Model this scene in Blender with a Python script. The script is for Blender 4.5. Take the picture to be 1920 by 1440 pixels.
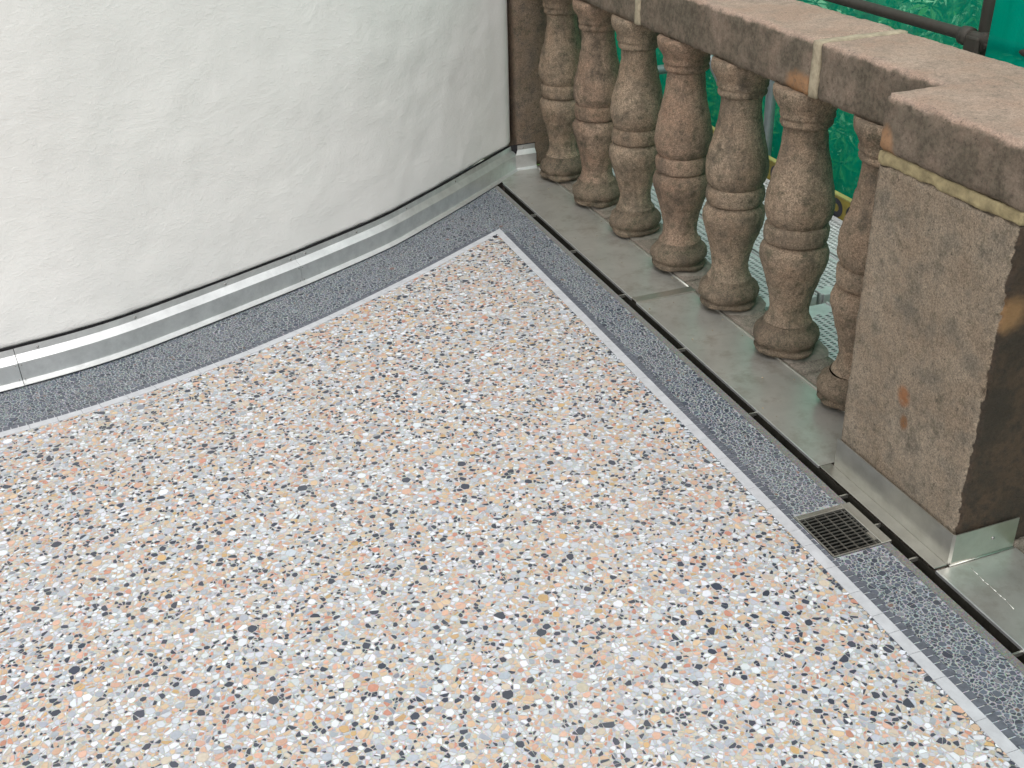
import bpy, bmesh, math, random
import numpy as np
from mathutils import Vector, Matrix, noise
random.seed(7); rng = np.random.default_rng(7)
R = math.radians
sc = bpy.context.scene
for o in list(bpy.data.objects): bpy.data.objects.remove(o)
COL = sc.collection

# ------------------------------------------------------------------ camera
cam_d = bpy.data.cameras.new("camera"); cam = bpy.data.objects.new("camera", cam_d); COL.objects.link(cam)
cr = Vector((0.93812718, -0.34479459, -0.03215729)); cu = Vector((0.19637809, 0.4532173, 0.8694997)); cf = Vector((0.28522455, 0.82201628, -0.49288557))
M = Matrix(((cr.x, cu.x, -cf.x, 0), (cr.y, cu.y, -cf.y, 0), (cr.z, cu.z, -cf.z, 1.7), (0, 0, 0, 1)))
cam.matrix_world = M
cam_d.sensor_width = 36; cam_d.lens = 2049.1 / 1920 * 36; cam_d.clip_start = 0.02; cam_d.clip_end = 500
sc.camera = cam

# ------------------------------------------------------------------ light
SUN_EL, SUN_AZ = R(58), R(204)      # azimuth clockwise from +Y (north): light from behind-left of the camera
w = bpy.data.worlds.new("World"); sc.world = w; w.use_nodes = True
nt = w.node_tree; bg = nt.nodes["Background"]
sky = nt.nodes.new("ShaderNodeTexSky"); sky.sky_type = 'NISHITA'; sky.sun_disc = False
sky.sun_elevation = SUN_EL; sky.sun_rotation = SUN_AZ
sky.air_density = 1.0; sky.dust_density = 5.0; sky.ozone_density = 1.0
hs = nt.nodes.new("ShaderNodeHueSaturation"); hs.inputs["Saturation"].default_value = 0.22; hs.inputs["Value"].default_value = 1.0
nt.links.new(sky.outputs[0], hs.inputs["Color"]); oc = nt.nodes.new("ShaderNodeMix"); oc.data_type = 'RGBA'; oc.inputs[0].default_value = 0.6; oc.inputs[7].default_value = (6.2, 6.2, 6.2, 1)   # even overcast veil over the sky
nt.links.new(hs.outputs[0], oc.inputs[6]); nt.links.new(oc.outputs[2], bg.inputs[0])
bg.inputs[1].default_value = 0.15
sl = bpy.data.lights.new("sun", 'SUN'); sl.energy = 0.6; sl.angle = R(35); sl.color = (1, 0.985, 0.965)
so = bpy.data.objects.new("sun", sl); COL.objects.link(so)
d = Vector((math.sin(SUN_AZ) * math.cos(SUN_EL), math.cos(SUN_AZ) * math.cos(SUN_EL), math.sin(SUN_EL)))
so.rotation_euler = (-d).to_track_quat('-Z', 'Y').to_euler(); so.location = (0, 0, 8)
vs = sc.view_settings; vs.view_transform = 'Standard'; vs.look = 'None'; vs.gamma = 1; vs.use_curve_mapping = False
vs.exposure = 0.52

# ------------------------------------------------------------------ helpers
def tag(o, label=None, cat=None, group=None, kind=None):
    if label: o["label"] = label
    if cat: o["category"] = cat
    if group: o["group"] = group
    if kind: o["kind"] = kind
    return o
def thing(name, loc, label, cat, group=None):
    o = bpy.data.objects.new(name, None); o.empty_display_size = 0.05; o.location = loc; COL.objects.link(o)
    return tag(o, label, cat, group)
def wloc(p):
    v = Vector((0, 0, 0))
    while p is not None: v += p.location; p = p.parent
    return v
def mk(name, verts, faces, mat, parent=None, smooth=False, at=None, kind=None):
    """verts in world coordinates; at = world origin for the object."""
    base = wloc(parent); org = Vector(at) if at is not None else base
    me = bpy.data.meshes.new(name)
    me.from_pydata([tuple(Vector(v) - org) for v in verts], [], faces)
    me.materials.append(mat)
    if smooth: me.polygons.foreach_set("use_smooth", [True] * len(me.polygons))
    me.update()
    o = bpy.data.objects.new(name, me); COL.objects.link(o); o.parent = parent; o.location = org - base
    if kind: o["kind"] = kind
    return o
def mk_bm(name, bm, mat, parent=None, smooth=False, at=None, kind=None):
    base = wloc(parent); org = Vector(at) if at is not None else base
    bmesh.ops.translate(bm, verts=bm.verts, vec=-org)
    me = bpy.data.meshes.new(name); bm.to_mesh(me); bm.free(); me.materials.append(mat)
    if smooth: me.polygons.foreach_set("use_smooth", [True] * len(me.polygons))
    o = bpy.data.objects.new(name, me); COL.objects.link(o); o.parent = parent; o.location = org - base
    if kind: o["kind"] = kind
    return o
def box_bm(x0, x1, y0, y1, z0, z1, bev=0.0, seg=1, bm=None):
    b = bmesh.new()
    bmesh.ops.create_cube(b, size=1)
    for v in b.verts:
        v.co = Vector((x0 if v.co.x < 0 else x1, y0 if v.co.y < 0 else y1, z0 if v.co.z < 0 else z1))
    if bev: bmesh.ops.bevel(b, geom=b.edges[:] , offset=bev, segments=seg, affect='EDGES', profile=0.5)
    if bm is not None:
        me = bpy.data.meshes.new("tmp"); b.to_mesh(me); b.free(); bm.from_mesh(me); bpy.data.meshes.remove(me); return bm
    return b
def box(name, x0, x1, y0, y1, z0, z1, mat, parent=None, bev=0.0, seg=1, kind=None):
    return mk_bm(name, box_bm(x0, x1, y0, y1, z0, z1, bev, seg), mat, parent, kind=kind)
def tube_bm(p0, p1, r, n=20, bm=None, wall=0.0):
    bm = bm or bmesh.new(); p0 = Vector(p0); p1 = Vector(p1); ax = (p1 - p0).normalized()
    a = ax.orthogonal().normalized(); b = ax.cross(a)
    L = max(2, int((p1 - p0).length / 0.15)); rows = []
    for i in range(L + 1):
        c = p0.lerp(p1, i / L)
        rows.append([bm.verts.new(c + r * (math.cos(t) * a + math.sin(t) * b)) for t in [2 * math.pi * k / n for k in range(n)]])
    for i in range(L):
        for k in range(n):
            f = bm.faces.new((rows[i][k], rows[i][(k + 1) % n], rows[i + 1][(k + 1) % n], rows[i + 1][k])); f.smooth = True
    bm.faces.new(rows[0][::-1]); bm.faces.new(rows[-1])
    return bm
def fbm(p, o=4, h=0.9): return noise.fractal(Vector(p), h, 2.0, o)

# ------------------------------------------------------------------ materials
def lin(r, g, b): 
    f = lambda c: (c / 255 / 12.92) if c / 255 <= 0.04045 else ((c / 255 + 0.055) / 1.055) ** 2.4
    return (f(r), f(g), f(b), 1)
class Mat:
    def __init__(s, name, rough=0.7, metal=0.0, spec=0.5):
        s.m = bpy.data.materials.new(name); s.m.use_nodes = True; s.t = s.m.node_tree; s.N = s.t.nodes; s.L = s.t.links
        s.b = s.N["Principled BSDF"]; s.b.inputs["Roughness"].default_value = rough; s.b.inputs["Metallic"].default_value = metal
        s.b.inputs["Specular IOR Level"].default_value = spec
        tc = s.N.new("ShaderNodeTexCoord"); oi = s.N.new("ShaderNodeObjectInfo")
        mul = s.N.new("ShaderNodeVectorMath"); mul.operation = 'SCALE'; mul.inputs["Scale"].default_value = 37.0
        cmb = s.N.new("ShaderNodeCombineXYZ")
        for k in range(3): s.L.new(oi.outputs["Random"], cmb.inputs[k])
        s.L.new(cmb.outputs[0], mul.inputs[0])
        add = s.N.new("ShaderNodeVectorMath"); add.operation = 'ADD'
        s.L.new(tc.outputs["Object"], add.inputs[0]); s.L.new(mul.outputs[0], add.inputs[1])
        s.co = add.outputs[0]; s.raw = tc.outputs["Object"]
        s.pos = s.N.new("ShaderNodeNewGeometry").outputs["Position"]
    def noise(s, scale, detail=4, rough=0.6, vec=None, dist=0.0, stretch=None):
        n = s.N.new("ShaderNodeTexNoise"); n.inputs["Scale"].default_value = scale; n.inputs["Detail"].default_value = detail
        n.inputs["Roughness"].default_value = rough; n.inputs["Distortion"].default_value = dist
        v = vec or s.co
        if stretch:
            mp = s.N.new("ShaderNodeMapping"); mp.inputs["Scale"].default_value = stretch; s.L.new(v, mp.inputs[0]); v = mp.outputs[0]
        s.L.new(v, n.inputs["Vector"]); return n.outputs["Fac"]
    def ramp(s, fac, a, b, ca=(0, 0, 0, 1), cb=(1, 1, 1, 1)):
        r = s.N.new("ShaderNodeValToRGB"); r.color_ramp.elements[0].position = a; r.color_ramp.elements[1].position = b
        r.color_ramp.elements[0].color = ca; r.color_ramp.elements[1].color = cb; s.L.new(fac, r.inputs[0]); return r.outputs[0]
    def mix(s, fac, a, b, mode='MIX'):
        m = s.N.new("ShaderNodeMix"); m.data_type = 'RGBA'; m.blend_type = mode
        if isinstance(fac, (int, float)): m.inputs[0].default_value = fac
        else: s.L.new(fac, m.inputs[0])
        for i, c in ((6, a), (7, b)):
            if isinstance(c, tuple): m.inputs[i].default_value = c
            else: s.L.new(c, m.inputs[i])
        return m.outputs[2]
    def math(s, op, a, b=None, clamp=False):
        m = s.N.new("ShaderNodeMath"); m.operation = op; m.use_clamp = clamp
        for i, c in ((0, a), (1, b)):
            if c is None: continue
            if isinstance(c, (int, float)): m.inputs[i].default_value = c
            else: s.L.new(c, m.inputs[i])
        return m.outputs[0]
    def color(s, c):
        if isinstance(c, tuple): s.b.inputs["Base Color"].default_value = c
        else: s.L.new(c, s.b.inputs["Base Color"])
        return s
    def rough(s, c): s.L.new(c, s.b.inputs["Roughness"]); return s
    def bump(s, h, strength=0.5, dist=0.002, prev=None):
        b = s.N.new("ShaderNodeBump"); b.inputs["Strength"].default_value = strength; b.inputs["Distance"].default_value = dist
        s.L.new(h, b.inputs["Height"])
        if prev: s.L.new(prev, b.inputs["Normal"])
        s.L.new(b.outputs[0], s.b.inputs["Normal"]); return b.outputs[0]

def sandstone(name, base, pale, dark, crust=0.0, crustcol=(0.07, 0.06, 0.05, 1), spots=(), moss=0.25, soot_shade=None, speck=0.85, streak=0.0):
    m = Mat(name, 0.9, spec=0.2)
    c = m.mix(m.ramp(m.noise(7, 5), 0.38, 0.62), base, pale)
    c = m.mix(m.ramp(m.noise(14, 6, 0.7), 0.47, 0.68), c, dark)
    c = m.mix(m.math('MULTIPLY', m.ramp(m.noise(26, 6, 0.75), 0.52, 0.66), moss), c, (0.075, 0.075, 0.05, 1))
    g = m.noise(230, 4, 0.85)
    c = m.mix(speck, c, m.ramp(g, 0.36, 0.64, (0.20, 0.20, 0.20, 1), (0.84, 0.82, 0.80, 1)), 'OVERLAY')
    c = m.mix(m.math('MULTIPLY', m.ramp(m.noise(75, 5, 0.8), 0.50, 0.62), 0.38), c, tuple(x * 0.55 for x in dark[:3]) + (1,))
    pits = m.ramp(m.noise(120, 3, 0.7), 0.30, 0.38, (1, 1, 1, 1), (0, 0, 0, 1))
    c = m.mix(m.math('MULTIPLY', pits, 0.75), c, (0.05, 0.045, 0.04, 1))
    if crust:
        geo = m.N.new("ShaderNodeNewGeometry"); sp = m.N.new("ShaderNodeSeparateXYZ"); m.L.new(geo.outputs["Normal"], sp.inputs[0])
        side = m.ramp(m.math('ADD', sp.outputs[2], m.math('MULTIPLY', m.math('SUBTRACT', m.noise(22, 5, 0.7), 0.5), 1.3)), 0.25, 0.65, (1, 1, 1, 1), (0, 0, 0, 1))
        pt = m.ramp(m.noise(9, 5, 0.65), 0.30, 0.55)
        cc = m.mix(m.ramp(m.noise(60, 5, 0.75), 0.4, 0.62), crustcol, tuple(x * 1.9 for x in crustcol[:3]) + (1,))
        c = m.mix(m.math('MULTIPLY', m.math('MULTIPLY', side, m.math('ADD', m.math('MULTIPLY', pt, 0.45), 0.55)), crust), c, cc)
    for (px, py, pz, r, sx, colr) in spots:
        vm = m.N.new("ShaderNodeVectorMath"); vm.operation = 'SUBTRACT'; m.L.new(m.pos, vm.inputs[0]); vm.inputs[1].default_value = (px, py, pz)
        sc_ = m.N.new("ShaderNodeVectorMath"); sc_.operation = 'MULTIPLY'; m.L.new(vm.outputs[0], sc_.inputs[0]); sc_.inputs[1].default_value = (1, 1, sx)
        ln = m.N.new("ShaderNodeVectorMath"); ln.operation = 'LENGTH'; m.L.new(sc_.outputs[0], ln.inputs[0])
        dd = m.math('ADD', ln.outputs["Value"], m.math('MULTIPLY', m.math('SUBTRACT', m.noise(30, 4), 0.5), r * 0.7))
        c = m.mix(m.math('MULTIPLY', m.ramp(dd, r * 0.6, r * 1.15, (1, 1, 1, 1), (0, 0, 0, 1)), m.math('MULTIPLY', m.ramp(m.noise(55, 5, 0.75), 0.25, 0.5), 0.85)), c, colr)
    if streak:
        c = m.mix(m.math('MULTIPLY', m.ramp(m.noise(13, 5, 0.7, stretch=(1, 1, 0.22)), 0.50, 0.66), streak), c, (0.075, 0.065, 0.052, 1))
    if soot_shade:  # near face: soot staining, with part of its shade painted into the colour
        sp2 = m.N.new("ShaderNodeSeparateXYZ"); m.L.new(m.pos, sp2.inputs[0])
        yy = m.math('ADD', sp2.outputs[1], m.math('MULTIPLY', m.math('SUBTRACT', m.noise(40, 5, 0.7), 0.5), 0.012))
        k = m.ramp(m.math('MULTIPLY', m.math('SUBTRACT', yy, soot_shade - 0.01), 50), 0.46, 0.56, (1, 1, 1, 1), (0, 0, 0, 1))
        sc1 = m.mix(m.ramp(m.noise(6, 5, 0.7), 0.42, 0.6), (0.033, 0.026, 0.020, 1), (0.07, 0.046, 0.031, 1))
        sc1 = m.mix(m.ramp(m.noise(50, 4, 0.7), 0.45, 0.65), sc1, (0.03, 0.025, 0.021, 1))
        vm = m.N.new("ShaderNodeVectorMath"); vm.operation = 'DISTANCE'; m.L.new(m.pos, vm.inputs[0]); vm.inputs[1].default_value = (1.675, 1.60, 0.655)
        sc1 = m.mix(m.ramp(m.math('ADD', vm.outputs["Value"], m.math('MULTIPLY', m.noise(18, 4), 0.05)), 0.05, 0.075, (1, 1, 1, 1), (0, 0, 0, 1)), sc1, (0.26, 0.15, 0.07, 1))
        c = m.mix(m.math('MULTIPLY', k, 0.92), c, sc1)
    m.color(c)
    b1 = m.bump(m.noise(18, 8, 0.75), 0.8, 0.014)
    b2 = m.bump(pits, 0.5, 0.0015, b1) 
    m.bump(g, 0.8, 0.0018, b2)
    return m.m

M_bal = sandstone("sandstone_baluster", (0.265, 0.195, 0.138, 1), (0.335, 0.262, 0.192, 1), (0.125, 0.102, 0.076, 1), moss=0.7, streak=0.55)
M_bal2 = sandstone("sandstone_baluster_red", (0.27, 0.184, 0.13, 1), (0.335, 0.247, 0.182, 1), (0.12, 0.093, 0.069, 1), moss=0.65, streak=0.55)
M_base = sandstone("sandstone_baluster_foot", (0.175, 0.135, 0.098, 1), (0.235, 0.185, 0.135, 1), (0.09, 0.076, 0.057, 1), moss=0.85, streak=0.4)
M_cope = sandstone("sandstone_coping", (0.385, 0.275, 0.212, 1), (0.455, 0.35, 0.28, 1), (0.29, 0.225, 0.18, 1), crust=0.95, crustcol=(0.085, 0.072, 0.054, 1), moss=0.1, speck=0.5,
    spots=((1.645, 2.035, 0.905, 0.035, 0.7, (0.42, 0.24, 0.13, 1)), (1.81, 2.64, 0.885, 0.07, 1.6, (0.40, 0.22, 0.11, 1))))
M_pier = sandstone("sandstone_pier", (0.265, 0.21, 0.155, 1), (0.33, 0.275, 0.212, 1), (0.17, 0.148, 0.118, 1), moss=0.45, soot_shade=1.6035, speck=0.68,
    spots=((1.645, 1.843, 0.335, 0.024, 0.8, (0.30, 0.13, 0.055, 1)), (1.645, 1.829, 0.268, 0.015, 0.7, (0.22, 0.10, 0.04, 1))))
M_pilaster = sandstone("sandstone_pilaster", (0.17, 0.125, 0.09, 1), (0.21, 0.16, 0.12, 1), (0.10, 0.085, 0.07, 1), moss=0.7)
M_plinth = sandstone("sandstone_plinth", (0.24, 0.20, 0.17, 1), (0.30, 0.26, 0.22, 1), (0.16, 0.135, 0.11, 1), moss=0.2)

def simple(name, col, rough=0.8, metal=0.0, ns=40, var=0.25, bump=0.3, bd=0.001, spec=0.5):
    m = Mat(name, rough, metal, spec)
    lo = tuple(c * (1 - var) for c in col[:3]) + (1,); hi = tuple(min(1, c * (1 + var * 0.6)) for c in col[:3]) + (1,)
    m.color(m.ramp(m.noise(ns, 5, 0.65), 0.35, 0.68, lo, hi))
    if bump: m.bump(m.noise(ns * 4, 5, 0.7), bump, bd)
    return m.m
M_mortar = simple("mortar_joint", (0.40, 0.34, 0.24, 1), 0.95, 0, 45, 0.3, 0.8, 0.003)
M_mortar_y = simple("mortar_yellow", (0.34, 0.28, 0.155, 1), 0.95, 0, 30, 0.35, 0.9, 0.004)
M_mortarfoot = simple("mortar_foot", (0.25, 0.22, 0.185, 1), 0.95, 0, 30, 0.35, 0.8, 0.003)

# plaster
m = Mat("lime_plaster", 0.93, spec=0.2)
m.color(m.mix(m.ramp(m.noise(2.2, 5), 0.3, 0.7), (0.735, 0.72, 0.70, 1), (0.785, 0.772, 0.75, 1)))
b = m.bump(m.noise(5, 6, 0.62, dist=0.6, stretch=(1, 1, 1.6)), 0.45, 0.009)
b = m.bump(m.ramp(m.noise(26, 5, 0.6, dist=1.4, stretch=(1, 1, 2.2)), 0.50, 0.8), 0.24, 0.0035, b)
m.bump(m.noise(260, 3, 0.7), 0.40, 0.0010, b)
M_plaster = m.m
M_bitumen = simple("bitumen_membrane", (0.03, 0.028, 0.032, 1), 0.75, 0, 60, 0.5, 0.8, 0.003)

def metal(name, col, rough, ns=6, rv=0.12, stretch=(1, 1, 1), stain=0.35, staincol=(0.36, 0.33, 0.29, 1), bump=0.15, met=0.9):
    m = Mat(name, rough, met)
    c = m.mix(m.ramp(m.noise(ns, 6, 0.65, stretch=stretch), 0.35, 0.68), tuple(x * 0.82 for x in col[:3]) + (1,), col)
    c = m.mix(m.math('MULTIPLY', m.ramp(m.noise(ns * 1.7, 6, 0.7), 0.50, 0.68), stain), c, staincol)
    m.color(c)
    m.rough(m.math('ADD', m.math('MULTIPLY', m.noise(ns * 3, 5, 0.7, stretch=stretch), rv * 2), rough - rv))
    bb = m.bump(m.noise(3.5, 3, 0.5), bump, 0.01)
    m.bump(m.noise(300, 2, 0.6), 0.08, 0.0004, bb)
    return m.m
M_sheet = metal("dull_steel_sheet", (0.64, 0.63, 0.59, 1), 0.38, 7, 0.10, stain=0.6, staincol=(0.36, 0.32, 0.27, 1), bump=0.18, met=0.72)
M_alu = metal("aluminium_flashing", (0.86, 0.87, 0.86, 1), 0.36, 14, 0.07, (1, 1, 1), 0.25, (0.5, 0.5, 0.5, 1), 0.08, met=0.82)
M_steel = metal("brushed_steel", (0.62, 0.61, 0.56, 1), 0.34, 14, 0.08, (1, 1, 1), 0.25, (0.42, 0.40, 0.34, 1), 0.05)
M_screw = metal("screw_steel", (0.35, 0.34, 0.33, 1), 0.35, 30, 0.05)
M_dark = simple("dark_channel", (0.045, 0.042, 0.032, 1), 0.6, 0.4, 30, 0.4, 0.3)
M_pit = simple("pit_inside", (0.012, 0.012, 0.010, 1), 0.7, 0.0, 30, 0.4, 0.2)
M_galv = metal("galvanised_deck", (0.72, 0.74, 0.74, 1), 0.5, 20, 0.1, stain=0.15, staincol=(0.45, 0.45, 0.43, 1), bump=0.04, met=0.55)
M_hole = simple("deck_hole_dark", (0.03, 0.03, 0.032, 1), 0.8, 0, 30, 0.2, 0)
M_tube = metal("weathered_scaffold_tube", (0.062, 0.056, 0.046, 1), 0.65, 25, 0.1, stain=0.6, staincol=(0.055, 0.04, 0.03, 1), bump=0.1, met=0.3)
M_tubeg = metal("galvanised_tube", (0.34, 0.38, 0.40, 1), 0.45, 18, 0.1, stain=0.3, staincol=(0.2, 0.21, 0.22, 1), bump=0.05, met=0.8)
M_yellow = simple("yellow_painted_timber", (0.26, 0.20, 0.025, 1), 0.6, 0, 12, 0.4, 0.3)
M_yel_edge = simple("yellow_edge", (0.36, 0.33, 0.10, 1), 0.6, 0, 20, 0.2, 0.2)
M_black = simple("black_print", (0.02, 0.02, 0.03, 1), 0.6, 0, 20, 0.2, 0)

# chips
def chip_mat(name, rough):
    m = Mat(name, rough, spec=0.4)
    at = m.N.new("ShaderNodeAttribute"); at.attribute_name = "chip"
    geo = m.N.new("ShaderNodeNewGeometry")
    n = m.N.new("ShaderNodeTexNoise"); n.inputs["Scale"].default_value = 150; n.inputs["Detail"].default_value = 4; m.L.new(geo.outputs["Position"], n.inputs["Vector"])
    big = m.N.new("ShaderNodeTexNoise"); big.inputs["Scale"].default_value = 2.2; big.inputs["Detail"].default_value = 4; m.L.new(geo.outputs["Position"], big.inputs["Vector"])
    c = m.mix(0.2, at.outputs["Color"], m.ramp(n.outputs["Fac"], 0.3, 0.7, (0.3, 0.3, 0.3, 1), (0.72, 0.72, 0.72, 1)), 'OVERLAY')
    c = m.mix(m.math('MULTIPLY', m.ramp(big.outputs["Fac"], 0.35, 0.72), 0.12), c, (0.46, 0.42, 0.38, 1))
    m.color(c)
    m.rough(m.math('ADD', m.math('MULTIPLY', big.outputs["Fac"], 0.3), rough - 0.15))
    return m.m
M_chip = chip_mat("terrazzo_chip", 0.48)
M_chipd = chip_mat("border_chip", 0.50)
def matrix_mat(name, a, b_):
    m = Mat(name, 0.65, spec=0.35)
    c = m.mix(m.ramp(m.noise(160, 4, 0.8, vec=m.raw), 0.35, 0.65), a, b_)
    v = m.N.new("ShaderNodeTexVoronoi"); v.inputs["Scale"].default_value = 420; m.L.new(m.raw, v.inputs["Vector"])
    c = m.mix(0.35, c, v.outputs["Color"], 'SOFT_LIGHT')
    m.color(c); m.bump(m.noise(500, 2, vec=m.raw), 0.2, 0.0004); return m.m
M_matrix = matrix_mat("terrazzo_binder", lin(174, 172, 169), lin(194, 193, 190))
M_matrixd = matrix_mat("border_binder", lin(142, 148, 151), lin(170, 174, 175))
M_joint = matrix_mat('tessera_grout', lin(176, 180, 186), lin(196, 199, 203))
M_edge = matrix_mat("border_edge_band", lin(104, 104, 102), lin(126, 126, 123))
M_stripw = simple("white_marble", (0.51, 0.52, 0.545, 1), 0.5, 0, 25, 0.12, 0.1)
M_tile = simple("slate_tessera", (0.115, 0.125, 0.15, 1), 0.5, 0, 60, 0.25, 0.1)
# far field terrazzo (outside the frame): voronoi chips in the material
m = Mat("terrazzo_far_field", 0.5)
v = m.N.new("ShaderNodeTexVoronoi"); v.inputs["Scale"].default_value = 85; m.L.new(m.raw, v.inputs["Vector"])
sp = m.N.new("ShaderNodeSeparateColor"); m.L.new(v.outputs["Color"], sp.inputs[0])
r = m.N.new("ShaderNodeValToRGB"); r.color_ramp.interpolation = 'CONSTANT'
els = [(0, lin(70, 76, 86)), (0.13, lin(224, 222, 220)), (0.36, lin(196, 200, 204)), (0.52, lin(214, 196, 170)), (0.72, lin(206, 168, 146)), (0.9, lin(208, 178, 130))]
for i, (p, c) in enumerate(els):
    e = r.color_ramp.elements[i] if i < 2 else r.color_ramp.elements.new(p); e.position = p; e.color = c
m.L.new(sp.outputs[0], r.inputs[0]); m.color(r.outputs[0]); M_far = m.m

# ------------------------------------------------------------------ plan curves
def interp(pts, x):
    xs = [p[0] for p in pts]; ys = [p[1] for p in pts]
    return float(np.interp(x, xs, ys))
STRIP = [(-3.2, 3.22), (-2.4, 3.14), (-1.5, 3.10), (-0.9, 3.115), (-0.536, 3.168), (-0.307, 3.208), (-0.06, 3.287), (0.21, 3.389), (0.513, 3.538), (0.741, 3.672), (0.972, 3.815), (1.386, 4.094)]
LOW = [(-3.2, 3.50), (-2.4, 3.40), (-1.5, 3.355), (-0.9, 3.38), (-0.471, 3.447), (-0.301, 3.482), (-0.128, 3.537), (0.155, 3.673), (0.525, 3.858), (0.933, 4.094), (1.306, 4.394), (1.744, 4.772)]
def resample(pts, step):
    P = [Vector((p[0], p[1])) for p in pts]; out = [P[0].copy()]; acc = 0
    for a, b in zip(P[:-1], P[1:]):
        L = (b - a).length; n = max(1, int(L / step))
        for i in range(1, n + 1): out.append(a.lerp(b, i / n))
    # smooth
    for _ in range(12):
        q = [p.copy() for p in out]
        for i in range(1, len(out) - 1): q[i] = (out[i - 1] + out[i] * 2 + out[i + 1]) / 4
        out = q
    return out
def offset(poly, d):   # + d towards the terrace (right-hand side when going +x)
    out = []
    for i, p in enumerate(poly):
        t = (poly[min(i + 1, len(poly) - 1)] - poly[max(i - 1, 0)]).normalized()
        out.append(p + Vector((t.y, -t.x)) * d)
    return out
strip_out = resample(STRIP, 0.03); low = resample(LOW, 0.03)

# ------------------------------------------------------------------ floor (setting)
X_IN, X_STRIP = 1.362, 1.392
def sheet(name, rects, z, mat, parent=None, kind=None):
    V, F = [], []
    for (a, b_, c, d_) in rects:
        k = len(V); V += [(a, c, z), (b_, c, z), (b_, d_, z), (a, d_, z)]; F.append((k, k + 1, k + 2, k + 3))
    return mk(name, V, F, mat, parent, kind=kind)
G = (1.408, 1.578, 1.722, 1.900)   # grate opening
floor = box("terrace_floor", -3.2, 1.545, -2.2, 5.6, -0.30, -0.14, M_matrixd)
tag(floor, "polished terrazzo terrace floor with speckled field inside a grey border", None, None, "structure")
sheet("border_bed", [(-3.2, 1.562, G[3], 5.2), (-3.2, 1.562, -2.2, G[2]), (-3.2, G[0], G[2], G[3])], -0.0035, M_matrixd, floor)
sheet("border_edge_band", [(1.547, 1.569, G[3], 4.62), (1.547, 1.569, -2.2, G[2])], -0.0015, M_edge, floor)
V, F = [], []
inner = offset(strip_out, 0.03)
inner = [p for p in inner if p.x < X_IN + 0.012]
for p in inner: V += [(p.x, -2.2, 0), (p.x, p.y + 0.004, 0)]
for i in range(len(inner) - 1): F.append((2 * i, 2 * i + 2, 2 * i + 3, 2 * i + 1))
mk("field_bed", V, F, M_matrix, floor)
sheet("far_field", [(-3.2, -1.15, -2.2, 3.0), (-1.15, X_IN, -2.2, 0.72)], 0.0012, M_far, floor)

# power-diagram packing on a torus
def make_tile(T=0.8):
    classes = [(0.0132, 60), (0.0098, 420), (0.0070, 1050), (0.0047, 2400), (0.0031, 4200)]
    cs = 0.0125; n = int(T / cs); cs = T / n
    grid = {}; pts = []
    def nb(x, y, R_):
        i, j = int(x / cs), int(y / cs); k = int(math.ceil(R_ / cs))
        for a in range(i - k, i + k + 1):
            for c in range(j - k, j + k + 1):
                for q in grid.get((a % n, c % n), ()): yield q
    for r_, cnt in classes:
        tries = 0; ok = 0
        while ok < cnt and tries < cnt * 7:
            tries += 1; x = random.random() * T; y = random.random() * T
            good = True
            for q in nb(x, y, r_ + 0.0125):
                px, py, pr = pts[q]
                dx = abs(x - px); dx = min(dx, T - dx); dy = abs(y - py); dy = min(dy, T - dy)
                if dx * dx + dy * dy < (0.93 * (r_ + pr)) ** 2: good = False; break
            if good:
                grid.setdefault((int(x / cs) % n, int(y / cs) % n), []).append(len(pts)); pts.append((x, y, r_ * random.uniform(0.9, 1.05))); ok += 1
    cells = []
    for i, (x, y, r_) in enumerate(pts):
        R_ = r_ + 0.017
        poly = [(math.cos(t) * r_ * 2.3, math.sin(t) * r_ * 2.3) for t in [k * math.pi / 4 for k in range(8)]]
        for q in nb(x, y, R_):
            if q == i: continue
            px, py, pr = pts[q]; dx = px - x; dy = py - y
            if dx > T / 2: dx -= T
            if dx < -T / 2: dx += T
            if dy > T / 2: dy -= T
            if dy < -T / 2: dy += T
            D = math.hypot(dx, dy)
            if D > R_ + pr: continue
            nx, ny = dx / D, dy / D; h = (D * D + r_ * r_ - pr * pr) / (2 * D)
            out = []; L = len(poly)
            sd = [p[0] * nx + p[1] * ny - h for p in poly]
            if max(sd) <= 0: continue
            for k in range(L):
                a, b2 = poly[k], poly[(k + 1) % L]; sa, sb = sd[k], sd[(k + 1) % L]
                if sa <= 0: out.append(a)
                if (sa < 0) != (sb < 0) and sa != sb:
                    t = sa / (sa - sb); out.append((a[0] + (b2[0] - a[0]) * t, a[1] + (b2[1] - a[1]) * t))
            poly = out
            if len(poly) < 3: break
        if len(poly) < 3: continue
        # broken stones: cells are cut by chords into angular shards
        pieces = [poly]
        for prob in ((0.6, 0.22) if r_ > 0.006 else (0.42,)):
            nxt = []
            for pl_ in pieces:
                if random.random() > prob: nxt.append(pl_); continue
                mx = sum(p[0] for p in pl_) / len(pl_); my = sum(p[1] for p in pl_) / len(pl_)
                th = random.random() * math.pi; nx, ny = math.cos(th), math.sin(th); h = mx * nx + my * ny + random.uniform(-0.4, 0.4) * r_
                A, B = [], []
                for k in range(len(pl_)):
                    a, b2 = pl_[k], pl_[(k + 1) % len(pl_)]; sa = a[0] * nx + a[1] * ny - h; sb = b2[0] * nx + b2[1] * ny - h
                    (A if sa <= 0 else B).append(a)
                    if (sa < 0) != (sb < 0):
                        t = sa / (sa - sb); q = (a[0] + (b2[0] - a[0]) * t, a[1] + (b2[1] - a[1]) * t); A.append(q); B.append(q)
                nxt += [q for q in (A, B) if len(q) >= 3]
            pieces = nxt
        for q in pieces: cells.append((x, y, r_ / math.sqrt(len(pieces)), q))
    return cells
CELLS = make_tile()
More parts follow.
